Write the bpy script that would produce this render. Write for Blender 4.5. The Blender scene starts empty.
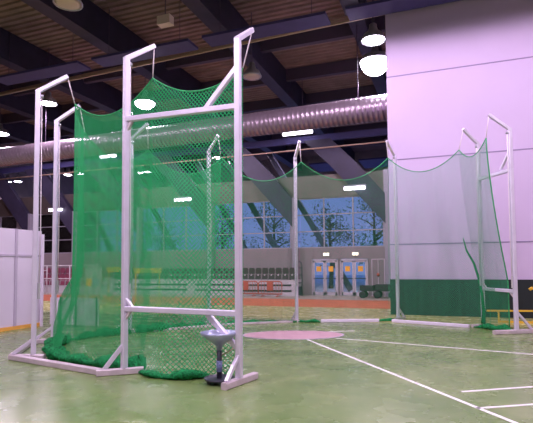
import bpy, math, random
from mathutils import Vector as V, Matrix
random.seed(7)
S = bpy.context.scene
COL = S.collection
PI = math.pi

# ------------------------------------------------------------------ materials
def nmat(name):
    m = bpy.data.materials.new(name); m.use_nodes = True
    nt = m.node_tree
    b = nt.nodes['Principled BSDF']
    return m, nt, b

def simple(name, col, rough=.5, metal=0., noise=0., scale=6., bump=0., bscale=40., spec=.5):
    m, nt, b = nmat(name)
    b.inputs['Roughness'].default_value = rough
    b.inputs['Metallic'].default_value = metal
    b.inputs['Specular IOR Level'].default_value = spec
    tc = nt.nodes.new('ShaderNodeTexCoord')
    n = nt.nodes.new('ShaderNodeTexNoise'); n.inputs['Scale'].default_value = scale
    n.inputs['Detail'].default_value = 4
    nt.links.new(tc.outputs['Object'], n.inputs['Vector'])
    r = nt.nodes.new('ShaderNodeValToRGB')
    k = noise
    r.color_ramp.elements[0].position = .3; r.color_ramp.elements[1].position = .7
    r.color_ramp.elements[0].color = (col[0]*(1-k), col[1]*(1-k), col[2]*(1-k), 1)
    r.color_ramp.elements[1].color = (min(1, col[0]*(1+k)), min(1, col[1]*(1+k)), min(1, col[2]*(1+k)), 1)
    nt.links.new(n.outputs['Fac'], r.inputs['Fac'])
    nt.links.new(r.outputs['Color'], b.inputs['Base Color'])
    if bump:
        n2 = nt.nodes.new('ShaderNodeTexNoise'); n2.inputs['Scale'].default_value = bscale
        nt.links.new(tc.outputs['Object'], n2.inputs['Vector'])
        bp = nt.nodes.new('ShaderNodeBump'); bp.inputs['Strength'].default_value = bump
        bp.inputs['Distance'].default_value = .02
        nt.links.new(n2.outputs['Fac'], bp.inputs['Height'])
        nt.links.new(bp.outputs['Normal'], b.inputs['Normal'])
    return m

def emit(name, col, st):
    m, nt, b = nmat(name)
    b.inputs['Base Color'].default_value = (*col, 1)
    b.inputs['Emission Color'].default_value = (*col, 1)
    b.inputs['Emission Strength'].default_value = st
    return m

def net_mat(name, col, cell, w):
    """knotted netting: a diamond lattice of cords, open between them"""
    m, nt, b = nmat(name)
    N, L = nt.nodes, nt.links
    b.inputs['Base Color'].default_value = (*col, 1)
    b.inputs['Roughness'].default_value = .7
    b.inputs['Specular IOR Level'].default_value = .2
    uv = N.new('ShaderNodeUVMap'); uv.uv_map = 'UVMap'
    sp = N.new('ShaderNodeSeparateXYZ'); L.new(uv.outputs['UV'], sp.inputs[0])
    def mth(op, a, bb=None):
        n = N.new('ShaderNodeMath'); n.operation = op
        for i, x in enumerate((a, bb)):
            if x is None: continue
            if isinstance(x, (int, float)): n.inputs[i].default_value = x
            else: L.new(x, n.inputs[i])
        return n.outputs[0]
    a = mth('ADD', sp.outputs['X'], sp.outputs['Y'])
    d = mth('SUBTRACT', sp.outputs['X'], sp.outputs['Y'])
    fa = mth('FRACT', mth('DIVIDE', a, cell)); fd = mth('FRACT', mth('DIVIDE', d, cell))
    la = mth('LESS_THAN', fa, w); ld = mth('LESS_THAN', fd, w)
    mx = mth('MAXIMUM', la, ld)
    tr = N.new('ShaderNodeBsdfTransparent')
    mix = N.new('ShaderNodeMixShader')
    L.new(mx, mix.inputs[0]); L.new(tr.outputs[0], mix.inputs[1])
    # cords pass part of the light that strikes them
    tl = N.new('ShaderNodeBsdfTranslucent'); tl.inputs['Color'].default_value = (*col, 1)
    ms = N.new('ShaderNodeMixShader'); ms.inputs[0].default_value = .35
    L.new(b.outputs[0], ms.inputs[1]); L.new(tl.outputs[0], ms.inputs[2])
    L.new(ms.outputs[0], mix.inputs[2])
    L.new(mix.outputs[0], N['Material Output'].inputs['Surface'])
    return m

def glass_mat():
    m, nt, b = nmat('window_glass')
    N, L = nt.nodes, nt.links
    tr = N.new('ShaderNodeBsdfTransparent'); tr.inputs[0].default_value = (.86, .93, 1, 1)
    gl = N.new('ShaderNodeBsdfGlossy'); gl.inputs['Roughness'].default_value = .02
    fr = N.new('ShaderNodeFresnel'); fr.inputs[0].default_value = 1.5
    mu = N.new('ShaderNodeMath'); mu.operation = 'MULTIPLY'; mu.inputs[1].default_value = 1.6
    L.new(fr.outputs[0], mu.inputs[0])
    mix = N.new('ShaderNodeMixShader'); L.new(mu.outputs[0], mix.inputs[0])
    L.new(tr.outputs[0], mix.inputs[1]); L.new(gl.outputs[0], mix.inputs[2])
    L.new(mix.outputs[0], N['Material Output'].inputs['Surface'])
    return m

def floor_mat():
    m, nt, b = nmat('sports_floor')
    N, L = nt.nodes, nt.links
    geo = N.new('ShaderNodeNewGeometry')
    n1 = N.new('ShaderNodeTexNoise'); n1.inputs['Scale'].default_value = .9; n1.inputs['Detail'].default_value = 6
    n1.inputs['Roughness'].default_value = .65
    L.new(geo.outputs['Position'], n1.inputs['Vector'])
    r1 = N.new('ShaderNodeValToRGB')
    r1.color_ramp.elements[0].position = .3; r1.color_ramp.elements[1].position = .72
    r1.color_ramp.elements[0].color = (.105, .185, .045, 1)
    r1.color_ramp.elements[1].color = (.245, .305, .12, 1)
    L.new(n1.outputs['Fac'], r1.inputs['Fac'])
    # outer strip of the field beyond the cage is a yellower lawn green
    sp = N.new('ShaderNodeSeparateXYZ'); L.new(geo.outputs['Position'], sp.inputs[0])
    mr = N.new('ShaderNodeMapRange'); mr.inputs['From Min'].default_value = 14.4; mr.inputs['From Max'].default_value = 15.4
    L.new(sp.outputs['Y'], mr.inputs['Value'])
    mx = N.new('ShaderNodeMix'); mx.data_type = 'RGBA'
    L.new(mr.outputs[0], mx.inputs['Factor'])
    L.new(r1.outputs['Color'], mx.inputs['A']); mx.inputs['B'].default_value = (.55, .54, .2, 1)
    L.new(mx.outputs['Result'], b.inputs['Base Color'])
    n2 = N.new('ShaderNodeTexNoise'); n2.inputs['Scale'].default_value = 2.2; n2.inputs['Detail'].default_value = 5
    L.new(geo.outputs['Position'], n2.inputs['Vector'])
    r2 = N.new('ShaderNodeMapRange'); r2.inputs['To Min'].default_value = .17; r2.inputs['To Max'].default_value = .36
    L.new(n2.outputs['Fac'], r2.inputs['Value'])
    L.new(r2.outputs[0], b.inputs['Roughness'])
    b.inputs['Specular IOR Level'].default_value = .6
    n3 = N.new('ShaderNodeTexNoise'); n3.inputs['Scale'].default_value = 60
    L.new(geo.outputs['Position'], n3.inputs['Vector'])
    bp = N.new('ShaderNodeBump'); bp.inputs['Strength'].default_value = .12; bp.inputs['Distance'].default_value = .006
    L.new(n3.outputs['Fac'], bp.inputs['Height']); L.new(bp.outputs['Normal'], b.inputs['Normal'])
    return m

M = dict(
    alu=simple('brushed_aluminium', (.76, .70, .86), .38, .35, .06, 3),
    alu_dull=simple('scuffed_aluminium', (.62, .52, .58), .5, .25, .14, 5),
    steel=simple('galvanised_steel', (.42, .42, .47), .35, .7, .12, 9),
    cable=simple('pale_cable', (.7, .62, .66), .5),
    netrope=simple('green_rope', (.03, .33, .11), .7, noise=.25, scale=30),
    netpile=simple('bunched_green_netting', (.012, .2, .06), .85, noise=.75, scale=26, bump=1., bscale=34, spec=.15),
    net_near=net_mat('green_netting', (.03, .37, .125), .066, .30),
    net_gate=net_mat('green_netting_gate', (.035, .42, .15), .076, .23),
    net_wall=net_mat('green_netting_sheer', (.05, .40, .19), .05, .155),
    net_folds=net_mat('green_netting_sheer_folds', (.04, .34, .15), .05, .24),
    net_dense=net_mat('green_netting_folded', (.03, .37, .125), .05, .33),
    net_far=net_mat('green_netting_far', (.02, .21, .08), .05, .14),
    floor=floor_mat(),
    deck=simple('ribbed_roof_deck', (.235, .155, .15), .7, 0, .16, 1.2),
    beam=simple('dark_beam', (.026, .02, .05), .6, 0, .2, 2),
    purlin=simple('dark_joist', (.06, .042, .075), .6),
    bluepanel=simple('blue_panel', (.05, .042, .16), .7, 0, .1, 2),
    pipe=simple('brown_pipe', (.42, .28, .22), .5, .1),
    duct=simple('spiral_duct', (.22, .165, .21), .3, .5, .06, 3),
    wallp=simple('pale_partition', (.57, .445, .67), .6, 0, .035, .5),
    walldark=simple('dark_padding', (.006, .012, .016), .6, 0, .25, 2),
    seam=simple('panel_seam', (.26, .2, .36), .6),
    plaster=simple('mauve_plaster', (.22, .18, .195), .7, 0, .06, 1.),
    plaster_lt=simple('pale_fascia', (.145, .13, .115), .7, 0, .06, 1.),
    woodbrown=simple('brown_fascia', (.055, .038, .038), .7, 0, .1, 1.),
    hall=simple('hall_wall', (.24, .19, .2), .8, 0, .1, 1.),
    frame=simple('window_frame', (.30, .27, .34), .5, .2),
    doorframe=simple('door_frame', (.50, .44, .50), .5, .1),
    orange=simple('orange_sign', (.9, .42, .03), .6),
    redseat=simple('maroon_seat', (.22, .05, .09), .5, 0, .15, 4),
    darkseat=simple('brown_seat', (.045, .028, .034), .5, 0, .15, 4),
    white=simple('white_paint', (.50, .47, .50), .5, 0, .05, 4),
    redpaint=simple('red_paint', (.42, .08, .06), .5, 0, .1, 4),
    black=simple('black_plastic', (.02, .02, .028), .5),
    yellow_dull=simple('dull_yellow_paint', (.62, .46, .05), .6),
    yellow=simple('yellow_paint', (.8, .5, .04), .5),
    track=simple('red_track', (.55, .15, .07), .7, 0, .1, 2),
    strip=simple('grey_strip', (.36, .31, .27), .7, 0, .1, 2),
    pink=simple('pink_concrete', (.48, .29, .34), .55, 0, .08, 3),
    line=simple('white_line', (.80, .78, .80), .55, 0, .06, 8),
    board=simple('board_panel', (.72, .64, .78), .5, 0, .03, 1.),
    boardrib=simple('board_rib', (.50, .43, .56), .5),
    kick=simple('orange_kick_strip', (.85, .42, .08), .6),
    bluegrey=simple('blue_grey_metal', (.40, .43, .60), .3, .5, .08, 6),
    darkgrey=simple('dark_grey_iron', (.05, .05, .075), .45, .4, .2, 9),
    bluelabel=simple('blue_label', (.22, .26, .52), .5, 0, .5, 40),
    lamp=emit('lamp_glow', (.93, .86, 1.), 34),
    tube=emit('tube_glow', (.9, .85, 1.), 9),
    lampoff=simple('unlit_lens', (.62, .5, .42), .4),
    exitg=emit('exit_glow', (1., .93, .62), 3.2),
    bark=simple('bark', (.05, .045, .05), .9, 0, .3, 8),
    leaf=simple('leaf', (.07, .085, .09), .7, 0, .5, 2),
    outer=simple('outer_steel', (.10, .10, .16), .6),
    ground=simple('outdoor_paving', (.75, .78, .85), .8, 0, .15, 1.),
    glass=glass_mat(),
)

# ------------------------------------------------------------------ mesh builder
class MB:
    def __init__(s): s.v = []; s.f = []; s.uv = None; s.smooth = False
    def add(s, vs, fs):
        o = len(s.v); s.v += [V(p) for p in vs]; s.f += [tuple(i+o for i in f) for f in fs]; return s
    def box(s, x0, x1, y0, y1, z0, z1):
        vs = [(x, y, z) for z in (z0, z1) for y in (y0, y1) for x in (x0, x1)]
        return s.add(vs, [(0, 2, 3, 1), (4, 5, 7, 6), (0, 1, 5, 4), (2, 6, 7, 3), (0, 4, 6, 2), (1, 3, 7, 5)])
    def bar(s, p, q, w, h=None, up=(0, 0, 1), bev=.12):
        """chamfered rectangular tube from p to q"""
        p, q = V(p), V(q); h = h or w
        d = (q-p).normalized(); u = V(up)
        if abs(d.dot(u)) > .98: u = V((0, 1, 0))
        r = d.cross(u).normalized(); u = r.cross(d)
        c = bev*min(w, h); a, b = w/2, h/2
        pr = [(a-c, b), (a, b-c), (a, -b+c), (a-c, -b), (-a+c, -b), (-a, -b+c), (-a, b-c), (-a+c, b)]
        vs = [e + r*x + u*y for e in (p, q) for x, y in pr]
        n = 8
        fs = [(i, (i+1) % n, n+(i+1) % n, n+i) for i in range(n)]
        fs += [tuple(range(n-1, -1, -1)), tuple(range(n, 2*n))]
        return s.add(vs, fs)
    def tube(s, pts, r, n=10, cap=True):
        pts = [V(p) for p in pts]; k = len(pts)
        rr = r if isinstance(r, (list, tuple)) else [r]*k
        rings = []; u = None
        for i, p in enumerate(pts):
            d = (pts[min(i+1, k-1)]-pts[max(i-1, 0)]).normalized()
            if u is None:
                u = V((0, 0, 1)) if abs(d.z) < .9 else V((0, 1, 0))
            a = d.cross(u).normalized(); u = a.cross(d).normalized()
            rings.append([p + (a*math.cos(t)+u*math.sin(t))*rr[i] for t in [2*PI*j/n for j in range(n)]])
        vs = [x for g in rings for x in g]; fs = []
        for i in range(k-1):
            for j in range(n):
                fs.append((i*n+j, i*n+(j+1) % n, (i+1)*n+(j+1) % n, (i+1)*n+j))
        if cap:
            fs.append(tuple(range(n-1, -1, -1))); fs.append(tuple(range((k-1)*n, k*n)))
        s.smooth = True
        return s.add(vs, fs)
    def lathe(s, prof, c=(0, 0, 0), n=24, close=False):
        c = V(c); vs = []; k = len(prof)
        for r, z in prof:
            for j in range(n):
                t = 2*PI*j/n; vs.append(c + V((r*math.cos(t), r*math.sin(t), z)))
        fs = [(i*n+j, i*n+(j+1) % n, (i+1)*n+(j+1) % n, (i+1)*n+j) for i in range(k-1) for j in range(n)]
        fs.append(tuple(range(n-1, -1, -1))); fs.append(tuple(range((k-1)*n, k*n)))
        s.smooth = True
        return s.add(vs, fs)
    def build(s, name, mat, parent=None):
        me = bpy.data.meshes.new(name)
        off = parent_world(parent) if parent else (s.v[0]*0)
        me.from_pydata([tuple(p-off) for p in s.v], [], s.f)
        if s.uv:
            l = me.uv_layers.new(name='UVMap')
            for lp in me.loops: l.data[lp.index].uv = s.uv[lp.vertex_index]
        me.materials.append(M[mat] if isinstance(mat, str) else mat)
        if s.smooth:
            for p in me.polygons: p.use_smooth = len(p.vertices) == 4
        me.update()
        o = bpy.data.objects.new(name, me); COL.objects.link(o)
        if parent: o.parent = parent
        return o
def parent_world(o):
    p = V((0, 0, 0))
    while o: p = p + o.location; o = o.parent
    return p

def tag(o, label=None, cat=None, group=None, kind=None):
    if label: o['label'] = label
    if cat: o['category'] = cat
    if group: o['group'] = group
    if kind: o['kind'] = kind
    return o
def thing(name, loc, label, cat, group=None):
    o = bpy.data.objects.new(name, None); COL.objects.link(o); o.location = loc
    o.empty_display_size = .2
    return tag(o, label, cat, group)
def struct(name, mb, mat, parent=None):
    o = mb.build(name, mat, parent)
    if not parent: tag(o, kind='structure')
    return o
def dup(root, loc, label=None, group=None):
    r = root.copy(); COL.objects.link(r); r.location = loc
    if label: r['label'] = label
    if group: r['group'] = group
    for ch in list(root.children):
        c = ch.copy(); COL.objects.link(c); c.parent = r
        for g in ch.children:
            d = g.copy(); COL.objects.link(d); d.parent = c
    return r
def lerp(a, b, t): return V(a)*(1-t)+V(b)*t

# ------------------------------------------------------------------ the hall
struct('floor', MB().box(-40, 12, -9, 28, -.25, 0), 'floor')
deck = MB()
y = -9.
while y < 48:                                    # trapezoidal ribs running across the hall
    for (a, b, za, zb) in ((0, .14, 12.9, 12.9), (.14, .18, 12.9, 12.98), (.18, .32, 12.98, 12.98), (.32, .36, 12.98, 12.9)):
        deck.add([(-40, y+a, za), (12, y+a, za), (12, y+b, zb), (-40, y+b, zb)], [(0, 3, 2, 1)])
    y += .36
deck.box(-40, 12, -9, 48.2, 13.05, 13.3)
struct('ceiling', deck, 'deck')
BX = [-30.3, -24.85, -19.42, -14.0, -8.59, -3.17, 2.25, 7.7]
for x in BX:
    b = MB().box(x-.24, x+.24, -9, 47, 11.55, 12.9)
    b.box(x-.32, x+.32, -9, 47, 11.45, 11.55)
    struct('trim_beam', b, 'beam')
for yy in (5.5, 9.5, 13.4, 21.6, 25.6, 29.8, 34, 38, 42):
    struct('trim_joist', MB().box(-40, 12, yy-.13, yy+.13, 12.25, 12.9), 'purlin')
struct('wall_left', MB().box(-40.2, -40, -9, 48, 0, 13), 'hall')
struct('wall_rear', MB().box(-40, 12, -9.2, -9, 0, 13), 'hall')
struct('wall_right', MB().box(12, 12.2, -9, 48, 0, 13), 'hall')
struct('wall_header', MB().box(-40, 12, 47, 47.3, 10.3, 13), 'hall')
# far glazed wall
FY = 27.15
BAYS = [(-3.17-5.42*k) for k in range(7)]        # right edge of every bay
wb = MB()
wb.box(-40, -7.95, FY, FY+.2, 0, 2.75)
wb.box(-7.95, 12, FY, FY+.2, 2.1, 2.75)
wb.box(-3.22, 12, FY, FY+.2, 0, 2.1); wb.box(-7.95, -7.42, FY, FY+.2, 0, 2.1)
wb.box(-4.18, -4.02, FY, FY+.2, 0, 2.1); wb.box(-5.88, -5.75, FY, FY+.2, 0, 2.1)
struct('wall_back', wb, 'plaster')
struct('wall_back_fascia_left', MB().box(-40, -19.3, FY-.05, FY+.25, 5.68, 7.0), 'woodbrown')
struct('wall_back_fascia', MB().box(-19.3, 12, FY-.05, FY+.25, 5.68, 7.0), 'plaster_lt')
pl = MB()
pl.box(-3.2, -2.95, FY-.35, FY+.3, 0, 7.0)
for bx in BAYS[1:]: pl.box(bx-.12, bx+.22, FY-.02, FY+.22, 2.75, 5.7)
pl.box(-2.9, 12, FY, FY+.2, 2.75, 5.7)
struct('wall_back_columns', pl, 'frame')
for i, bx in enumerate(BAYS[:6]):
    x1 = bx-.12; x0 = bx-5.42+.22
    f = MB(); w = x1-x0
    for k in range(4):
        xx = x0+w*k/3; f.box(xx-.035, xx+.035, FY+.02, FY+.12, 2.75, 5.68)
    for z in (2.78, 3.72, 4.70, 5.65): f.box(x0, x1, FY+.03, FY+.11, z-.03, z+.03)
    wo = struct('window_%d' % (i+1), f, 'frame')
    g = MB().box(x0, x1, FY+.065, FY+.075, 2.75, 5.68); g.build('pane', 'glass', wo)
struct('trim_header', MB().box(-40, 12, FY-.1, FY+.1, 9.0, 9.38), 'bluepanel')
struct('trim_pipe', MB().tube([(-40, 26.6, 8.42), (12, 26.6, 8.5)], .045, 8), 'pipe')
# leaning steel struts across the glazed wall, and others standing outside it
for xr in (-3.12, -8.45, -13.9, -19.3, -24.7, -28.81):
    pr = [(xr-4.6, 9.0), (xr-3.0, 9.0), (xr-1.45, 7.4), (xr, 5.65), (xr, 4.0), (xr-3.05, 7.45)]
    n = len(pr)
    m = MB().add([(a, 26.66, c) for a, c in pr]+[(a, 26.98, c) for a, c in pr],
                 [(0, 1, 2, 5), (5, 2, 3, 4), (6, 11, 8, 7), (11, 10, 9, 8)]+[(i, n+i, n+(i+1) % n, (i+1) % n) for i in range(n)])
    struct('trim_strut', m, 'beam')
    struct('trim_post', MB().box(xr-.02, xr+.2, 26.7, 26.96, 0, 5.7), 'frame')
for xr in (-7.3, -10.6, -12.8, -18.2, -23.6, -26.3):
    struct('trim_outer_strut', MB().bar((xr-3.6, 29.5, 9.2), (xr+1.7, 29.5, .2), .34, .3, (0, 1, 0)), 'outer')
struct('trim_outdoor_ground', MB().box(-60, 30, 28, 90, -.3, -.05), 'ground')

# right partition wall : 3 m panels over a dark padded base
wr = MB().box(-1.88, 12, 17.25, 17.5, 1.22, 12.9)
struct('wall_partition', wr, 'wallp')
struct('baseboard_partition', MB().box(-1.9, 12, 17.2, 17.52, 0, 1.22), 'walldark')
for z in (2.43, 5.41, 8.40):
    struct('trim_seam', MB().box(-1.88, 12, 17.235, 17.25, z-.018, z+.018), 'seam')

# running track and lines
struct('trim_track', MB().box(-40, 12, 19.4, 23.8, 0, .006), 'track')
struct('trim_apron', MB().box(-40, 12, 23.8, 27.1, 0, .008), 'strip')
RC = V((-3.62, 11.42, 0)); RU = V((.936, .353, 0)); RV = V((-.353, .936, 0))
ring = thing('throwing_circle', tuple(RC), 'flat pink concrete throwing circle set in the green floor', 'throwing circle')
def oval(k, t, z): return RC + RU*(1.25*k*math.cos(t)) + RV*(.74*k*math.sin(t)) + V((0, 0, z))
n = 56; T = [2*PI*j/n for j in range(n)]
dm = MB().add([oval(.975, t, 0) for t in T]+[oval(.975, t, .011) for t in T], [tuple(range(n, 2*n))]+[(j, (j+1) % n, n+(j+1) % n, n+j) for j in range(n)])
dm.build('disc', 'pink', ring)
rr = MB().add([oval(.975, t, .013) for t in T]+[oval(1, t, .013) for t in T]+[oval(1, t, 0) for t in T],
              [(j, n+j, n+(j+1) % n, (j+1) % n) for j in range(n)]+[(n+j, 2*n+j, 2*n+(j+1) % n, n+(j+1) % n) for j in range(n)])
rr.build('rim', 'boardrib', ring)
def fline(a, b, w, label):
    a, b = V((*a, 0)), V((*b, 0)); d = (b-a).normalized(); nn = V((-d.y, d.x, 0))*w/2; up = V((0, 0, .005))
    m = MB().add([a+nn, a-nn, b-nn, b+nn, a+nn+up, a-nn+up, b-nn+up, b+nn+up],
                 [(4, 5, 6, 7), (0, 4, 7, 3), (1, 2, 6, 5), (0, 1, 5, 4), (3, 7, 6, 2)])
    tag(m.build('floor_line', 'line'), label, 'floor line')
fline((-3.08, 10.80), (.70, 5.76), .055, 'long white sector line running from the pink circle towards the camera')
fline((-2.50, 11.22), (6.5, 9.25), .05, 'white sector line crossing the floor from the pink circle towards the right')
fline((-3.13, 12.16), (-2.32, 12.62), .05, 'short white dash beside the far right rim of the pink circle')
fline((.13, 7.03), (4.1, 9.6), .05, 'white line branching off the long sector line, farther of two')
fline((.27, 6.28), (3.9, 8.5), .05, 'white line branching off the long sector line, nearest the camera')

# ------------------------------------------------------------------ ceiling services
du = MB(); pts = []; rad = []
xx = -40.
while xx < 1.5:
    pts += [(xx, 19., 7.70+.0098*(xx+22)), (xx+.16, 19., 7.70+.0098*(xx+22)), (xx+.17, 19., 7.70+.0098*(xx+22)), (xx+.19, 19., 7.70+.0098*(xx+22))]
    rad += [.497, .497, .501, .501]; xx += .2
dt = thing('ventilation_duct', (-19., 19., 7.2), 'large round silver spiral ventilation duct hanging across the hall', 'duct')
du.tube(pts, rad, 20).build('duct_tube', 'duct', dt)
for x in (-35, -30.2, -24.8, -19.4, -14, -8.6, -3.2):
    MB().tube([(x, 19, 8.0), (x, 19, 11.45)], .02, 6).build('hanger', 'purlin', dt)
for i, (dy, dz, lb) in enumerate(((0, .0, 'lowest of three thin brown pipes under the roof'), (.25, .16, 'middle of three thin brown pipes under the roof'), (.5, .32, 'highest of three thin brown pipes under the roof'))):
    tag(MB().tube([(-38, 19.3+dy, 10.95+dz), (11.5, 17.0+dy*.4, 10.95+dz)], .05, 8).build('ceiling_pipe', 'pipe'), lb, 'pipe')
PXS = [(-19.76, -14.75, 'blue ceiling panel above the leftmost cage post'), (-14.0, -9.3, 'blue ceiling panel above the left upright of the near gate frame'),
       (-8.69, -3.8, 'blue ceiling panel above the right upright of the near gate frame'), (-3.1, 1.9, 'blue ceiling panel in front of the top of the pale partition wall'),
       (-25.2, -20.3, 'blue ceiling panel at the far left edge of the photo')]
for a, b, lb in PXS:
    t = thing('ceiling_panel', ((a+b)/2, 16.5, 10.55), lb, 'ceiling panel')
    MB().box(a, b, 16.1, 16.95, 10.55, 10.65).build('panel', 'bluepanel', t)
    for x in (a+.6, b-.6): MB().tube([(x, 16.5, 10.65), (x, 16.5, 12.9)], .015, 6).build('hanger', 'purlin', t)
for a, b, yy, lb in ((-11.1, -8.95, 41, 'blue ceiling panel far off above the middle cage post'), (-6.8, -4.2, 41, 'blue ceiling panel far off beside the pale partition wall')):
    tag(MB().box(a, b, yy-1, yy+2.5, 10.5, 10.62).build('ceiling_panel', 'bluepanel'), lb, 'ceiling panel')

def lamp(x, y, z, label, lit=True, r=.42, power=0, group=None, bulge=0):
    t = thing('hall_lamp', (x, y, z), label, 'lamp', group)
    MB().lathe([(.1, .62), (.14, .6), (.16, .32), (r*.8, .2), (r, .0), (r+.03, 0), (r+.03, .04), (r*.82, .25), (.19, .36), (.1, .64)], (x, y, z), 20).build('housing', 'steel', t)
    pr = [(.02, -.03), (r*.7, -.02), (r*.97, .03), (.02, .035)]
    if bulge: pr = [(.02, -r*bulge)] + [(r*.97*math.sin(q), -r*bulge*math.cos(q)) for q in [PI/2*i/8 for i in range(1, 8)]] + [(r*.97, .03), (.02, .035)]
    MB().lathe(pr, (x, y, z), 20).build('lens', 'lamp' if lit else 'lampoff', t)
    MB().tube([(x, y, z+.6), (x, y, 12.9)], .02, 6).build('hanger', 'purlin', t)
    if power:
        l = bpy.data.lights.new('lamp_light', 'SPOT'); l.energy = power; l.color = (.97, .77, 1.)
        l.spot_size = math.radians(178); l.spot_blend = .12; l.shadow_soft_size = .35
        o = bpy.data.objects.new('lamp_light', l); COL.objects.link(o); o.parent = t; o.location = (0, 0, -.1-r*bulge-(.35 if bulge else 0))
    return t
PW = 1500
lamp(-2.57, 19.53, 10, 'big bright lamp beside the upper left edge of the pale partition', r=.6, power=PW, bulge=.9)
lamp(-2.37, 17.62, 10, 'bright lamp touching the top left of the pale partition, higher of two', r=.42)
lamp(-14.12, 20.18, 10, 'big bright lamp seen behind the near net beside the left gate upright', r=.5, power=PW, bulge=.6)
lamp(-18.74, 18.48, 10, 'bright lamp just right of the leftmost cage post top', r=.42, power=PW)
lamp(-25.7, 21.6, 10, 'bright lamp at the left edge of the photo', r=.5, power=PW)
lamp(-7.83, 19.1, 10, 'unlit lamp just right of the near gate frame top', lit=False, r=.4)
lamp(-10.98, 11.56, 10, 'unlit round lamp at the upper left of the photo', lit=False, r=.42)
lamp(-4.4, 12.6, 10.2, 'bright lamp just above the top edge of the photo', r=.45, power=PW)
for x, y in ((.2, 9.5), (5.6, 10.0), (-16.4, 10.5), (-22, 9), (-11, 3), (-5.5, 2.5), (0, 2.5), (5.5, 3), (-8, -4), (0, -4)):
    lamp(x, y, 10.4, 'bright hall lamp overhead, outside the photo', r=.45, power=PW, group='hall lamps overhead outside the frame')
FAR = [((-7.84, 30.3), 'left one of two bright lamps beyond the middle cage post'), ((-7.04, 30.07), 'right one of two bright lamps beyond the middle cage post'),
       ((-37.0, 32.0), 'left one of two bright lamps near the left edge under the duct'), ((-36.1, 32.3), 'right one of two bright lamps near the left edge under the duct'),
       ((-29.7, 31.55), 'left one of two bright lamps beside the rear left cage post'), ((-28.5, 31.55), 'right one of two bright lamps beside the rear left cage post'),
       ((-23.65, 33.1), 'left one of two lamps seen just right of the left gate upright'), ((-22.8, 33.05), 'right one of two lamps seen just right of the left gate upright'),
       ((-15.31, 30.66), 'left one of two lamps seen left of the right gate upright'), ((-14.19, 30.78), 'right one of two lamps seen left of the right gate upright')]
for i, ((x, y), lb) in enumerate(FAR): lamp(x, y, 9.5, lb, r=.34, power=PW*.45 if i % 2 else 0)
def tube_lamp(x, y, z, w, label):
    t = thing('tube_lamp', (x, y, z), label, 'tube lamp')
    MB().box(x-w/2-.05, x+w/2+.05, y-.12, y+.12, z+.06, z+.16).build('housing', 'steel', t)
    MB().tube([(x-w/2, y, z), (x+w/2, y, z)], .105, 10).build('tube', 'tube', t)
    for sx in (-1, 1):
        MB().tube([(x+sx*w*.18, y, z+.14), (x+sx*w*.18, y, 12.6 if z > 8 else z+.3), (x+sx*w*.18, y + (0 if z > 8 else .53), 12.97 if z > 8 else z+.3)], .015, 6).build('bracket', 'purlin', t)
tube_lamp(-7.92, 26.2, 9.38, 1.75, 'long tube lamp hanging above the middle cage post')
tube_lamp(-4.75, 26.55, 6.03, 1.15, 'tube lamp on the fascia over the glass doors')
tube_lamp(-15.69, 26.55, 6.0, 1.15, 'tube lamp on the fascia seen through the near gate net')
tube_lamp(-26.08, 26.55, 5.85, 1.1, 'tube lamp on the fascia beside the rear left cage post')
tube_lamp(-21.25, 26.2, 9.2, 1.2, 'tube lamp hanging just left of the left gate upright')
sp = thing('loudspeaker', (-9.3, 14.5, 10.5), 'small pale loudspeaker hanging under the roof', 'loudspeaker')
MB().box(-9.56, -9.04, 14.35, 14.65, 10.4, 10.72).build('cabinet', 'lampoff', sp)
MB().tube([(-9.3, 14.5, 10.7), (-9.3, 14.5, 12.9)], .02, 6).build('bracket', 'purlin', sp)

# ------------------------------------------------------------------ the throwing cage
POST = dict(P1=(-7.25, 6.90, 5.09, 45), P2=(-4.87, 6.44, 5.16, 66), P3=(-2.86, 6.42, 5.12, 88), P4=(-8.40, 8.55, 5.11, 23),
            P5=(-7.83, 10.57, 5.12, 0), P6=(-6.54, 12.55, 5.12, -31), P7=(-4.37, 14.17, 5.10, 303), P8=(-1.50, 15.63, 5.22, 249),
            P9=(.875, 14.55, 5.10, 222), P10=(1.54, 13.30, 5.11, 202))
NC = dict(P1=(-6.81, 7.39, 4.93), P2=(-4.68, 6.91, 4.96), P3=(-2.94, 6.80, 4.82), P4=(-7.82, 8.82, 4.83), P5=(-7.3, 10.58, 4.78), P6=(-6.02, 12.31, 4.82),
          P7=(-4.04, 13.70, 4.82), P8=(-1.66, 15.16, 5.04), P9=(.37, 14.18, 4.88), P10=(.98, 13.13, 4.89))
def aim(k):
    a = math.radians(POST[k][3]); return V((math.cos(a), math.sin(a), 0))
def tip(k):
    x, y, h, a = POST[k]; return V((x, y, h)) + aim(k)*.52 + V((0, 0, .36))
def upright(root, k, z0=.1):
    x, y, h, a = POST[k]; d = aim(k); w = .092
    MB().bar((x, y, z0), (x, y, h), w, w, tuple(d)).build('upright', 'alu', root)
    p = V((x, y, h)) - d*.03 - V((0, 0, .035))
    arm = MB().bar(p, tip(k), w*.86, w*.86).build('arm', 'alu', root)
    pu = MB(); q = V((x, y, h-.1))+d*.07
    pu.lathe([(.012, -.03), (.03, -.03), (.03, .03), (.012, .03)], q, 10).build('pulley', 'steel', root)
    c = MB().tube([q, V((x, y, 2.4))+d*.085, V((x, y, 1.35))+d*.07], .009, 6).build('cable', 'cable', root)
    MB().box(x+d.x*.07-.02, x+d.x*.07+.02, y+d.y*.07-.02, y+d.y*.07+.02, 1.12, 1.42).build('cleat', 'white', root)
    s = MB().tube([tip(k)-V((0, 0, .03)), V(NC[k])], .011, 6).build('strap', 'cable', root)
    return root
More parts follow.
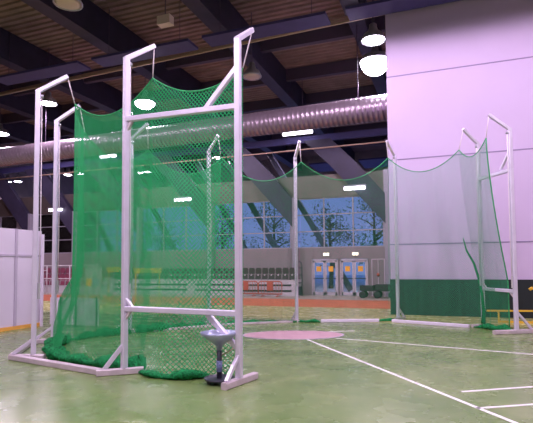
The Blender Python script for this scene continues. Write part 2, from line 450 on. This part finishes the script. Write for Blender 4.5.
def foot(root, k, d, a, b, brace=True, mat='alu_dull', h=.1):
    x, y = POST[k][:2]; d = V(d).normalized()
    p = V((x, y, h/2))
    MB().bar(p-d*a, p+d*b, .1, h).build('foot', mat, root)
    if brace:
        MB().bar(p-d*(a*.86)+V((0, 0, .05)), V((x, y, .37))-d*.02, .055, .06).build('brace', 'alu', root)
def single(k, label, d, a, b, brace=True, fh=.1):
    x, y = POST[k][:2]
    r = thing('cage_post', (x, y, 0), label, 'cage post')
    upright(r, k, fh); foot(r, k, d, a, b, brace, h=fh)
    return r
single('P1', 'leftmost silver cage post, standing at the front left corner of the floor rail', (.9, .25, 0), .46, .22)
single('P4', 'silver cage post just right of and behind the leftmost cage post', (.9, .42, 0), .45, .3)
single('P5', 'silver cage post almost hidden behind the left upright of the near gate frame', tuple(aim('P5')), .45, .2)
single('P6', 'silver cage post seen through the net of the near gate frame', tuple(aim('P6')), .45, .2)
single('P7', 'silver cage post standing alone in the middle, left of the glass doors', tuple(aim('P7')), .5, .2, fh=.07)
single('P8', 'silver cage post in front of the left end of the dark wall base', tuple(aim('P8')), .45, .15, fh=.07)

gate = thing('gate_frame', (-3.87, 6.43, 0), 'tall silver near gate frame with two uprights and two crossbars', 'gate frame')
for k in ('P2', 'P3'): upright(gate, k)
x2, y2 = POST['P2'][:2]; x3, y3 = POST['P3'][:2]
tag(MB().bar((x2, y2, 1.04), (x3, y3, 1.02), .085, .085).build('crossbar', 'alu', gate), 'lower crossbar')
tag(MB().bar((x2, y2, 4.12), (x3, y3, 4.08), .085, .085).build('crossbar', 'alu', gate), 'upper crossbar')
yb = 6.45
MB().bar((-3.43, yb, 4.1), (-2.86, yb, 4.72), .075, .075).build('brace', 'alu', gate)
MB().bar((-3.40, yb+.03, .99), (-2.88, yb, .50), .075, .075).build('brace', 'alu', gate)
MB().bar((x2+.02, y2, 1.2), (x2+.15, y2, 1.06), .05, .05).build('gusset', 'alu', gate)
MB().bar((x2+.02, y2, .88), (x2+.11, y2, 1.0), .05, .05).build('gusset', 'alu_dull', gate)
MB().bar((x2+.02, y2, 3.93), (x2+.11, y2, 4.08), .05, .05).build('gusset', 'alu_dull', gate)
d3 = V((.2, .975, 0)).normalized()
p3 = V((x3, y3, .05))
MB().bar(p3-d3*.36, p3+d3*.43, .1, .1).build('foot', 'alu_dull', gate)
MB().bar(p3-d3*.30+V((0, 0, .05)), p3+V((0, 0, .36))-d3*.03, .055, .06).build('brace', 'alu', gate)
d2 = V((.33, .27, 0)).normalized(); p2 = V((x2, y2, .05))
MB().bar(p2-d2*.42, p2+d2*.30, .1, .1).build('foot', 'alu_dull', gate)
MB().bar(p2-d2*.30+V((0, 0, .05)), p2+V((0, 0, .40))-d2*.03, .055, .07).build('brace', 'alu', gate)

gate2 = thing('gate_frame', (1.2, 13.9, 0), 'silver far gate frame on the right in front of the partition wall', 'gate frame')
for k in ('P9', 'P10'): upright(gate2, k)
x9, y9 = POST['P9'][:2]; xa, ya = POST['P10'][:2]
tag(MB().bar((x9, y9, 1.04), (xa, ya, 1.04), .085, .085).build('crossbar', 'alu', gate2), 'lower crossbar')
tag(MB().bar((x9, y9, 4.09), (xa, ya, 4.07), .085, .085).build('crossbar', 'alu', gate2), 'upper crossbar')
dg = (V((x9, y9, 0))-V((xa, ya, 0))).normalized()
MB().bar(V((xa, ya, 4.6)), V((xa, ya, 4.15))+dg*.42, .06, .06).build('brace', 'alu', gate2)
MB().bar(V((x9, y9, 1.2)), V((x9, y9, 1.06))-dg*.2, .05, .05).build('gusset', 'alu_dull', gate2)
MB().bar(V((xa, ya, .85)), V((xa, ya, 1.02))+dg*.2, .05, .05).build('gusset', 'alu_dull', gate2)
pa = V((xa, ya, .05)); da = V((.87, .5, 0)).normalized()
MB().bar(pa-da*.62, pa+da*.55, .1, .1).build('foot', 'alu_dull', gate2)
MB().bar(pa+da*.42+V((0, 0, .05)), pa+V((0, 0, .5)), .055, .06).build('brace', 'alu', gate2)
p9 = V((x9, y9, .035))
MB().bar(p9-V((.3, .2, 0)), p9+V((.12, .08, 0)), .09, .07).build('foot', 'alu_dull', gate2)

def rail(pts, label, mat='alu_dull', h=.1, w=.1):
    r = MB()
    for a, b in zip(pts, pts[1:]): r.bar((*a, h/2), (*b, h/2), w, h)
    tag(r.build('floor_rail', mat), label, 'floor rail')
rail([(-5.14, 6.26), (-7.66, 6.78)], 'long silver floor rail lying along the front of the cage at left')
rail([(-7.72, 6.85), (-8.82, 8.36)], 'silver floor rail running back from the front left corner of the cage')
rail([(-7.35, 10.95), (-5.9, 12.85), (-4.45, 13.95)], 'dull floor rail along the back of the cage left of the middle post', h=.06)
rail([(-3.62, 14.22), (-2.0, 14.86)], 'pale floor rail between the middle post and the dark wall corner', 'board', .09)
rail([(-1.6, 14.88), (.5, 14.16)], 'pale floor rail in front of the dark wall base', 'board', .09)

# ---- nets
def rnd(seed):
    r = random.Random(seed); return lambda a=0, b=1: r.uniform(a, b)
def smooth(x):
    x = max(0, min(1, x)); return x*x*(3-2*x)
def net(label, A, B, sag, bot, mat, folds, amp, power, seed, gather=1.25, nu=96, nv=60, late=0):
    """A, B: hanging points; bot: floor points left to right; power: how late the net flares to the floor"""
    A, B = V(A), V(B); R = rnd(seed)
    root = thing('safety_net', tuple((V((A.x, A.y, 0))+V((B.x, B.y, 0)))/2), label, 'net')
    seg = [V((*p, .03)) for p in bot]
    ln = [0]
    for p, q in zip(seg, seg[1:]): ln.append(ln[-1]+(q-p).length)
    def bp(s):
        t = s*ln[-1]
        for i in range(len(seg)-1):
            if t <= ln[i+1]+1e-6:
                k = (t-ln[i])/(ln[i+1]-ln[i]); return seg[i].lerp(seg[i+1], k)
        return seg[-1]
    ch = (B-A); nrm = V((-ch.y, ch.x, 0)).normalized()
    wid = ch.length*gather
    ph = [(R(.6, 1.4)*folds, R(0, 6.28), R(.4, 1), R(-.6, .6)) for _ in range(5)]
    m = MB(); m.uv = []
    for j in range(nv+1):
        t = j/nv
        for i in range(nu+1):
            s = i/nu
            T = A.lerp(B, s) - V((0, 0, sag*4*s*(1-s)))
            G = bp(s); f = t**power if power > 0 else min(1, t/.74)**1.5 if power < -1.5 else smooth((t-(.56+late*s))/.2)
            p = V((T.x+(G.x-T.x)*f, T.y+(G.y-T.y)*f, T.z+(G.z-T.z)*t))
            w = sum(a*math.sin(fr*2*PI*(s+k*.12*t)+h) for fr, h, a, k in ph)/2.2
            edge = min(1, 6*s, 6*(1-s))
            p += nrm*w*amp*edge*(.35+.65*t)
            m.v.append(p)
            m.uv.append((s*wid, T.z*(1-t) + sag*0))
    for j in range(nv):
        for i in range(nu):
            a = j*(nu+1)+i; m.f.append((a, a+1, a+nu+2, a+nu+1))
    m.smooth = True
    m.build('net_sheet', mat, root)
    top = [A.lerp(B, i/30)-V((0, 0, sag*4*(i/30)*(1-i/30))) for i in range(31)]
    MB().tube(top, .013, 6).build('border_rope', 'netrope', root)
    return root
def pile(root, pts, r, seed, h=.8):
    """netting bunched along the floor: a lumpy roll"""
    R = rnd(seed); P = [V((*p, 0)) for p in pts]
    line = []
    for a, b in zip(P, P[1:]):
        k = max(2, int((b-a).length/.05))
        line += [a.lerp(b, i/k) for i in range(k)]
    line.append(P[-1]); n = 14; m = MB(); K = len(line)
    f1, f2, f3 = R(2, 3), R(5, 7), R(0, 6)
    for i, c in enumerate(line):
        d = (line[min(i+1, K-1)]-line[max(i-1, 0)]).normalized(); nn = V((-d.y, d.x, 0))
        rr_ = r*(.78+.25*math.sin(i*.05*f1+f3)+.18*math.sin(i*.05*f2*1.7))*min(1, .35+.2*min(i, K-1-i))
        for j in range(n):
            t = 2*PI*j/n; q = rr_*(1+R(-.22, .22))
            m.v.append(c + nn*math.cos(t)*q*1.25 + V((0, 0, max(.0, rr_*h*.9+math.sin(t)*q*h))))
    for i in range(K-1):
        for j in range(n): m.f.append((i*n+j, i*n+(j+1) % n, (i+1)*n+(j+1) % n, (i+1)*n+j))
    m.f.append(tuple(range(n))); m.f.append(tuple((K-1)*n+j for j in range(n)))
    m.smooth = True
    return m.build('net_pile', 'netpile', root)

nA = net('dense folded green net on the left of the cage beside the two leftmost posts', NC['P4'], NC['P1'], .12,
         [(-8.25, 8.95), (-7.9, 8.1), (-6.95, 7.2)], 'net_dense', 5, .07, -1, 1, 1.6, late=.26)
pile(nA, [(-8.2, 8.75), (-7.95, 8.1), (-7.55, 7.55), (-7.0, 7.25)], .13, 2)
nB = net('green net hanging between the front left post and the left upright of the near gate', NC['P1'], NC['P2'], .42,
         [(-6.8, 7.2), (-6.3, 6.98), (-5.6, 6.85), (-4.75, 6.72)], 'net_near', 7, .06, 6, 3, 1.35)
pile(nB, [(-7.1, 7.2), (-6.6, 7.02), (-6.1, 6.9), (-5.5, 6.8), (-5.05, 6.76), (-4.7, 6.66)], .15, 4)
nC = net('green net with visible mesh stretched inside the near gate frame', NC['P2'], NC['P3'], .30,
         [(-4.78, 6.70), (-4.45, 6.45), (-4.05, 6.36), (-3.55, 6.55), (-3.0, 6.9)], 'net_gate', 2.2, .05, 1.2, 5, 1.15)
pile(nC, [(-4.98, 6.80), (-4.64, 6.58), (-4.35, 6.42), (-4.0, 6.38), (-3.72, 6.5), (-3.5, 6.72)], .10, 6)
nD = net('green net running back from the second cage post from the left', NC['P5'], NC['P4'], .45,
         [(-7.75, 10.45), (-8.1, 9.7), (-8.25, 8.98)], 'net_near', 6, .06, -1, 7, 1.3)
pile(nD, [(-7.75, 10.5), (-8.15, 9.8), (-8.3, 9.0)], .12, 8)
nE = net('green net at the back of the cage, behind the left half of the near gate', NC['P6'], NC['P5'], .55,
         [(-6.55, 12.4), (-7.2, 11.3), (-7.75, 10.5)], 'net_near', 6, .07, 1.8, 9, 1.25)
pile(nE, [(-6.55, 12.4), (-7.15, 11.4), (-7.7, 10.55)], .13, 10)
nF = net('green net at the back of the cage left of the middle post', NC['P7'], NC['P6'], .62,
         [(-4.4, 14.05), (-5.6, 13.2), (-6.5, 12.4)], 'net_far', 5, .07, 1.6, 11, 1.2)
pile(nF, [(-4.35, 14.05), (-5.5, 13.3), (-6.5, 12.45)], .07, 12)
nG = net('green net hanging between the middle post and the post at the dark wall corner', NC['P8'], NC['P7'], .62,
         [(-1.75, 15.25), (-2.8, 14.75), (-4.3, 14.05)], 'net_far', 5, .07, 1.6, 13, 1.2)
pile(nG, [(-3.65, 14.22), (-4.0, 14.12), (-4.38, 14.02)], .1, 14)
pile(nG, [(-1.5, 15.3), (-1.75, 15.18), (-2.1, 15.02)], .08, 15)
nH = net('sheer green net in front of the pale partition wall', NC['P9'], NC['P8'], .52,
         [(.75, 14.45), (-.4, 14.9), (-1.75, 15.25)], 'net_wall', 5, .1, -2, 16, 1.3)
gp = [(.42, 14.55, 2.45), (.5, 14.58, 2.1), (.68, 14.6, 1.75), (.8, 14.55, 1.3), (.86, 14.5, .9), (.88, 14.4, .4), (.86, 14.36, .1)]
MB().tube(gp, [.012, .022, .03, .035, .035, .045, .06], 8).build('gathered_edge', 'netpile', nH)
nI = net('narrow green net hanging inside the far gate frame on the right', NC['P10'], NC['P9'], .32,
         [(1.42, 13.62), (1.2, 13.9), (.75, 14.45)], 'net_folds', 3, .07, -2, 17, 1.4)
pile(nI, [(1.45, 13.5), (1.15, 13.75), (.95, 14.1), (.62, 14.3)], .11, 18)
side = []
for i in range(17):
    t = i/16; q = lerp(NC['P10'], (1.42, 13.62, .03), min(1, t/.74)**1.5); q.z = NC['P10'][2]*(1-t)+.03*t; side.append(q)
MB().tube(side, .016, 6).build('side_rope', 'netrope', nI)

# ------------------------------------------------------------------ chalk bowl stand
cx, cy = -3.165, 6.40
st = thing('chalk_bowl_stand', (cx, cy, 0), 'grey metal funnel bowl on a short column beside the right gate upright', 'bowl stand')
MB().lathe([(.03, .50), (.05, .56), (.10, .61), (.262, .725), (.266, .745), (.278, .745), (.272, .71), (.105, .585), (.05, .54), (.035, .47), (.03, .47)], (cx, cy, 0), 32).build('bowl', 'bluegrey', st)
MB().tube([(cx, cy, .07), (cx, cy, .52)], .038, 12).build('column', 'darkgrey', st)
tag(MB().tube([(cx, cy, .17), (cx, cy, .33)], .043, 12).build('label_wrap', 'bluelabel', st), 'blue wrap on the column')
MB().lathe([(.04, .05), (.21, .05), (.23, .085), (.215, .085), (.2, .065), (.04, .075)], (cx, cy, 0), 26).build('base_tray', 'darkgrey', st)
for a in (40, 140, 220, 320):
    a = math.radians(a); q = V((cx+.15*math.cos(a), cy+.15*math.sin(a), 0))
    MB().lathe([(.03, 0), (.035, .01), (.03, .055)], q, 10).build('base_foot', 'darkgrey', st)
MB().tube([(cx+.03, cy, .40), (cx+.14, cy+.02, .47), (cx+.24, cy-.03, .52)], .009, 6).build('tie', 'pipe', st)

# ------------------------------------------------------------------ left boards
def board(x, y0, y1, h, label):
    t = thing('board_panel', (x, (y0+y1)/2, 0), label, 'board')
    MB().box(x-.06, x, y0, y1, .1, h).build('panel', 'board', t)
    MB().box(x-.06, x+.02, y0, y1, 0, .1).build('kick_strip', 'kick', t)
    m = MB()
    m.box(x, x+.025, y0, y1, h*.735-.03, h*.735+.03)
    m.build('crosspiece', 'boardrib', t)
    MB().box(x, x+.03, y0, y0+.07, .1, h).build('stile', 'boardrib', t)
board(-11.3, 10.05, 10.98, 2.8, 'tall white board panel, last of the row beside the leftmost cage post')
board(-11.3, 9.1, 10.04, 2.8, 'tall white board panel at the left edge of the photo')
board(-11.3, 7.2, 9.09, 2.8, 'tall white board panel just outside the left edge of the photo')
tag(MB().bar((-11.22, 10.95, 0), (-11.22, 10.95, 2.7), .07, .07).build('end_post', 'board'), 'white end post closing the row of tall board panels', 'post')
for i, (a, b, lb) in enumerate(((-11.15, -10.72, 'low white barrier panel right behind the leftmost cage post'), (-10.7, -10.15, 'low white barrier panel behind the rear left cage post'), (-10.13, -9.4, 'low white barrier panel partly behind the green net'))):
    t = thing('barrier_panel', ((a+b)/2, 11.25, 0), lb, 'barrier')
    MB().box(a, b, 11.2, 11.26, .03, .82).build('panel', 'board', t)
    MB().box(b-.045, b, 11.17, 11.2, .0, .86).build('post', 'purlin', t)

# ------------------------------------------------------------------ stands by the far wall
def stand(x0, x1, y0, h, label, slots):
    t = thing('stand', ((x0+x1)/2, y0, 0), label, 'stand')
    MB().box(x0, x1, y0, 27.1, 0, h).build('platform', 'white', t)
    for a, b in slots:
        for z in (.30, .62): MB().box(a, b, y0-.015, y0, z-.05, z+.05).build('slot', 'black', t)
stand(-20.9, -8.05, 25.95, .92, 'pale low stand with two dark slots below the brown seats', [(-20.5, -15), (-14.5, -8.3)])
stand(-32, -21.1, 25.4, .5, 'pale lower stand step below the maroon seats at left', [])
stand2 = MB().box(-32, -21.1, 26.2, 27.1, .5, 1.0); tag(stand2.build('stand_step', 'white'), 'pale upper stand step carrying the back row of maroon seats', 'stand')
def seat(x, y, z, mat, label, group):
    t = thing('stadium_seat', (x, y, z), label, 'seat', group)
    pr = [(-.15, .34), (.15, .34), (.18, .40), (.18, .60), (.13, .70), (-.13, .70), (-.18, .60), (-.18, .40)]
    bk = MB().add([(x+a, y+.02, z+c) for a, c in pr]+[(x+a, y+.08, z+c) for a, c in pr], [tuple(range(8)), tuple(range(15, 7, -1))]+[(i, 8+i, 8+(i+1) % 8, (i+1) % 8) for i in range(8)])
    bk.build('backrest', mat, t)
    if mat == 'darkseat': MB().box(x-.04, x+.04, y-.075, y-.055, z+.24, z+.31).build('number_plate', 'white', t)
    m = MB(); m.add([(x-.17, y-.06, z+.04), (x+.17, y-.06, z+.04), (x+.15, y-.03, z+.31), (x-.15, y-.03, z+.31), (x-.17, y-.02, z+.03), (x+.17, y-.02, z+.03), (x+.15, y+.01, z+.30), (x-.15, y+.01, z+.30)],
                    [(0, 1, 2, 3), (4, 7, 6, 5), (0, 4, 5, 1), (3, 2, 6, 7), (0, 3, 7, 4), (1, 5, 6, 2)])
    m.build('seat_pan', mat, t)
    MB().box(x-.02, x+.02, y, y+.06, z, z+.34).build('leg', 'white', t)
    return t
s0 = seat(-8.35, 26.3, .92, 'darkseat', 'brown folded seat in the row right of the near gate frame', 'brown seats under the windows')
for k in range(1, 30):
    x = -8.35-.42*k
    lb = 'brown folded seat in the row right of the near gate frame' if x > -11.7 else 'brown folded seat seen through the near gate net'
    gp_ = 'brown seats under the windows' if x > -11.7 else 'brown seats behind the near gate net'
    dup(s0, (x, 26.3, .92), lb, gp_)
r0 = seat(-21.4, 25.75, .5, 'redseat', 'maroon seat in the lower row of the left stand', 'maroon seats lower row')
for k in range(1, 22): dup(r0, (-21.4-.45*k, 25.75, .5))
for k in range(22): dup(r0, (-21.4-.45*k, 26.65, 1.0), 'maroon seat in the upper row of the left stand', 'maroon seats upper row')
rl = thing('railing', (-25, 24.6, 0), 'white tube railing in front of the maroon seats at left', 'railing')
for z in (1.0, 1.85): MB().tube([(-31, 24.6, z), (-20.6, 24.6, z)], .035, 8).build('rail', 'white', rl)
for x in (-30.5, -28.6, -26.7, -24.8, -22.9, -21.0): MB().tube([(x, 24.6, 0), (x, 24.6, 1.85)], .035, 8).build('post', 'white', rl)
MB().tube([(-28.6, 24.6, 1.35), (-24.8, 24.62, 1.55)], .03, 8).build('rail', 'white', rl)

def crowd_barrier(x0, x1, y, label):
    t = thing('crowd_barrier', ((x0+x1)/2, y, 0), label, 'barrier'); c = .15; z0, z1 = .16, .86
    pts = [(x0, y, z0), (x0, y, z1-c), (x0+.05, y, z1-.05), (x0+c, y, z1), (x1-c, y, z1), (x1-.05, y, z1-.05), (x1, y, z1-c), (x1, y, z0), (x0, y, z0)]
    MB().tube(pts, .035, 8).build('frame', 'redpaint', t)
    n = int((x1-x0)/.16)
    for i in range(1, n):
        x = x0+(x1-x0)*i/n; MB().tube([(x, y, z0), (x, y, z1-.02)], .016, 6).build('bar', 'redpaint', t)
    xm = (x0+x1)/2
    MB().box(xm-.16, xm+.16, y-.02, y+.02, .35, z1).build('plate', 'redpaint', t)
    for x in (x0+.25, x1-.25):
        MB().bar((x, y-.22, .04), (x, y+.22, .04), .07, .06).build('foot', 'redpaint', t)
        MB().tube([(x, y, .05), (x, y, .2)], .025, 6).build('stub', 'redpaint', t)
crowd_barrier(-11.6, -10.13, 25.4, 'red crowd barrier partly behind the right upright of the near gate')
crowd_barrier(-10.05, -8.65, 25.3, 'red crowd barrier just left of the middle cage post')

# ------------------------------------------------------------------ doors
def dbl_door(n, x0, x1):
    f = MB(); zt = 2.08
    f.box(x0, x0+.06, FY-.06, FY+.1, 0, zt); f.box(x1-.06, x1, FY-.06, FY+.1, 0, zt); f.box(x0, x1, FY-.06, FY+.1, zt-.07, zt)
    d = struct('door_%d' % n, f, 'doorframe'); xm = (x0+x1)/2
    for a, b, hs in ((x0+.07, xm-.01, 1), (xm+.01, x1-.07, -1)):
        l = MB(); w = .09
        l.box(a, a+w, FY-.02, FY+.04, .02, 2.0); l.box(b-w, b, FY-.02, FY+.04, .02, 2.0)
        l.box(a, b, FY-.02, FY+.04, .02, .2); l.box(a, b, FY-.02, FY+.04, 1.9, 2.0)
        lf = l.build('leaf', 'doorframe', d)
        MB().box(a+w, b-w, FY, FY+.012, .2, 1.9).build('pane', 'glass', lf)
        c = (a+b)/2
        tag(MB().box(c-.14, c+.14, FY-.012, FY-.004, 1.38, 1.68).build('notice', 'orange', lf), 'orange square notice')
        MB().tube([(a+w*.5, FY-.07, 1.0), (b-w*.5, FY-.07, .98)], .025, 8).build('push_bar', 'black', lf)
dbl_door(1, -7.42, -5.88); dbl_door(2, -5.75, -4.18)
p = MB().box(-4.02, -3.22, FY-.03, FY+.1, 0, 2.1); pd = struct('door_3', p, 'plaster')
fr = MB().box(-3.98, -3.94, FY-.05, FY-.03, 0, 2.08); fr.box(-3.3, -3.26, FY-.05, FY-.03, 0, 2.08); fr.box(-3.98, -3.26, FY-.05, FY-.03, 2.04, 2.08); fr.box(-3.64, -3.61, FY-.05, FY-.03, .0, 2.04)
fr.build('door_frame', 'doorframe', pd)
MB().lathe([(.02, -.08), (.08, -.06), (.08, .06), (.02, .08)], (-3.62, FY-.06, 1.2), 12).build('door_knob', 'redpaint', pd)
for x, lb in ((-6.55, 'small glowing exit light above the left glass doors'), (-4.87, 'small glowing exit light above the right glass doors')):
    t = thing('exit_light', (x, FY-.05, 2.36), lb, 'exit light')
    MB().box(x-.2, x+.2, FY-.06, FY, 2.27, 2.47).build('housing', 'white', t)
    MB().box(x-.15, x-.02, FY-.075, FY-.06, 2.3, 2.44).build('diffuser', 'exitg', t)
    MB().box(x+.02, x+.15, FY-.075, FY-.06, 2.3, 2.44).build('diffuser', 'exitg', t)

# equipment rack left of the doors
rk = thing('equipment_rack', (-7.95, 26.3, 0), 'dark tubular rack with a hooked top left of the glass doors', 'rack')
MB().tube([(-8.12, 26.3, 0), (-8.12, 26.3, 1.75), (-8.08, 26.3, 1.9), (-7.95, 26.3, 1.98), (-7.82, 26.3, 1.9), (-7.78, 26.3, 1.75), (-7.78, 26.3, 0)], .03, 8).build('frame', 'darkgrey', rk)
for z in (.3, .75, 1.2, 1.6): MB().tube([(-8.12, 26.3, z), (-7.78, 26.3, z)], .025, 8).build('shelf_bar', 'darkgrey', rk)
MB().box(-8.1, -7.8, 26.2, 26.4, .05, .55).build('basket', 'darkgrey', rk)
MB().tube([(-8.5, 26.35, 0), (-8.5, 26.35, 1.35), (-8.12, 26.35, 1.35)], .03, 8).build('side_arm', 'darkgrey', rk)
# cart
ct = thing('equipment_cart', (-3.6, 25.6, 0), 'low black two-part equipment cart with wheels at the dark wall corner', 'cart')
MB().box(-4.35, -3.65, 25.3, 26., .42, .66).build('tray', 'black', ct)
MB().box(-3.55, -2.5, 25.3, 26., .40, .72).build('tray', 'black', ct)
MB().bar((-4.4, 25.65, .40), (-2.5, 25.65, .38), .08, .06).build('chassis', 'darkgrey', ct)
for x in (-4.2, -3.45, -2.7):
    for yy in (25.3, 25.95):
        w = MB(); pts = [(x, yy-.04, .19), (x, yy-.03, .19), (x, yy+.03, .19), (x, yy+.04, .19)]
        w.tube(pts, [.15, .19, .19, .15], 16).build('wheel', 'black', ct)
        MB().bar((x, yy, .19), (x, yy, .42), .05, .05).build('fork', 'darkgrey', ct)

# yellow hurdles seen through the net, notice board
def hurdle(x0, x1, y, z, label):
    t = thing('hurdle', ((x0+x1)/2, y, 0), label, 'hurdle')
    MB().box(x0, x1, y-.03, y+.03, z-.22, z).build('top_board', 'yellow_dull', t)
    for x in (x0+.1, x1-.1):
        MB().bar((x, y, .0), (x, y, z-.1), .035, .035).build('leg', 'yellow_dull', t)
        MB().bar((x, y-.5, .03), (x, y+.1, .03), .06, .05).build('foot', 'yellow_dull', t)
hurdle(-14.6, -13.65, 18, 1.72, 'yellow hurdle board seen left of the left gate upright')
hurdle(-13.35, -11.9, 18.3, 1.66, 'yellow hurdle board seen right of the left gate upright')
nb = thing('notice_board', (-15.4, 18, 0), 'white framed notice board standing behind the green net at left', 'notice board')
MB().box(-15.85, -14.95, 18, 18.05, .75, 1.7).build('board', 'white', nb)
MB().box(-15.8, -15.45, 17.99, 18, .85, 1.2).build('sheet', 'orange', nb)
MB().box(-15.4, -15.05, 17.99, 18, .85, 1.2).build('sheet', 'bluegrey', nb)
for x in (-15.8, -15.0):
    MB().bar((x, 18.08, 0), (x, 18.08, 1.7), .05, .05).build('leg', 'white', nb)
    MB().bar((x, 17.8, .025), (x, 18.4, .025), .06, .05).build('foot', 'white', nb)
# low yellow frame and post by the partition
yb_ = thing('low_hurdle', (1.9, 15.7, 0), 'low yellow training hurdle behind the far gate frame', 'hurdle')
MB().bar((1.04, 15.7, .34), (2.9, 15.75, .37), .05, .05).build('top_bar', 'yellow', yb_)
MB().bar((1.34, 15.72, .03), (2.9, 15.75, .03), .06, .06).build('bottom_bar', 'yellow', yb_)
for x in (1.36, 2.85): MB().bar((x, 15.72, .03), (x, 15.73, .35), .045, .045).build('leg', 'yellow', yb_)
yp = thing('hooked_post', (2.2, 16.1, 0), 'yellow hooked post at the right edge in front of the dark wall base', 'post')
MB().tube([(2.42, 16.1, .02), (2.42, 16.1, .9), (2.38, 16.1, .98), (2.3, 16.1, 1.0), (2.24, 16.1, .95)], .045, 10).build('rod', 'yellow', yp)
MB().lathe([(.02, 0), (.16, 0), (.16, .03), (.02, .04)], (2.42, 16.1, 0), 16).build('base', 'yellow', yp)

# ------------------------------------------------------------------ trees outside
def tree(x, y, h, w, seed, label):
    R = rnd(seed); t = thing('tree', (x, y, 0), label, 'tree')
    MB().tube([(x, y, -.05), (x+.1, y, h*.3), (x-.05, y, h*.6), (x, y, h*.92)], [.2, .16, .1, .03], 8).build('trunk', 'bark', t)
    for k in range(9):
        z = h*R(.25, .75); a = R(0, 6.28); l = w*R(.5, 1)
        MB().tube([(x, y, z), (x+l*.5*math.cos(a), y+l*.5*math.sin(a), z+l*.35), (x+l*math.cos(a), y+l*math.sin(a), z+l*.55)], [.07, .045, .015], 6).build('branch', 'bark', t)
    m = MB()
    cl = [(R(-1, 1)*w, R(-1, 1)*w, h*R(.3, 1.0), R(.5, 1.1)) for _ in range(22)]
    for bx, by, bz, br in cl:
        for _ in range(70):
            c = V((x+bx*(1-.45*bz/h)+R(-br, br), y+by+R(-br, br), bz+R(-br, br)*.7))
            u = V((R(-1, 1), R(-1, 1), R(-1, 1))).normalized(); v = u.cross(V((R(-1, 1), R(-1, 1), R(-1, 1)))).normalized()
            s = R(.05, .12)
            m.add([c-u*s, c+v*s*.6, c+u*s, c-v*s*.6], [(0, 1, 2, 3)])
    m.build('foliage', 'leaf', t)
tree(-5.0, 36, 7.0, 1.8, 21, 'dark tree outside the windows near the dark wall corner')
tree(-8.6, 37, 6.4, 1.5, 22, 'dark tree outside the windows behind the middle cage post')
tree(-13.6, 38, 7.2, 2.0, 23, 'dark tree outside the windows beside the right gate upright')
tree(-17.5, 36, 6.8, 2.0, 24, 'dark tree outside the windows behind the near gate net')
tree(-25.0, 39, 6.4, 1.8, 25, 'dark tree outside the windows behind the green net at left')
tree(-36.0, 40, 6.6, 2.0, 26, 'dark tree outside the windows at the far left')

# ------------------------------------------------------------------ world, camera
w = bpy.data.worlds.new('dusk'); S.world = w; w.use_nodes = True
nt = w.node_tree; bg = nt.nodes['Background']
tc = nt.nodes.new('ShaderNodeTexCoord'); sx = nt.nodes.new('ShaderNodeSeparateXYZ'); nt.links.new(tc.outputs['Generated'], sx.inputs[0])
rp = nt.nodes.new('ShaderNodeValToRGB')
rp.color_ramp.elements[0].position = 0; rp.color_ramp.elements[0].color = (.30, .34, .72, 1)
rp.color_ramp.elements[1].position = .5; rp.color_ramp.elements[1].color = (.12, .18, .6, 1)
nt.links.new(sx.outputs['Z'], rp.inputs['Fac']); nt.links.new(rp.outputs['Color'], bg.inputs['Color'])
bg.inputs['Strength'].default_value = .95

cam = bpy.data.cameras.new('camera'); co = bpy.data.objects.new('camera', cam); COL.objects.link(co)
cam.sensor_fit = 'HORIZONTAL'; cam.sensor_width = 36; cam.lens = 36*479.8/533; cam.shift_y = 29.56/533
cam.clip_end = 300
p_, y_, r_ = .0527839935, .360650028, -.00751167362
f = V((-math.sin(y_)*math.cos(p_), math.cos(y_)*math.cos(p_), math.sin(p_)))
rt = V((math.cos(y_), math.sin(y_), 0)); up = rt.cross(f)
rt2 = rt*math.cos(r_)+up*math.sin(r_); up2 = -rt*math.sin(r_)+up*math.cos(r_)
mat = Matrix((rt2, up2, -f)).transposed().to_4x4(); mat.translation = V((0, 0, 1.7))
co.matrix_world = mat
S.camera = co
S.view_settings.view_transform = 'Standard'; S.view_settings.look = 'None'
S.view_settings.gamma = 1; S.view_settings.use_curve_mapping = False
S.view_settings.exposure = 0.0
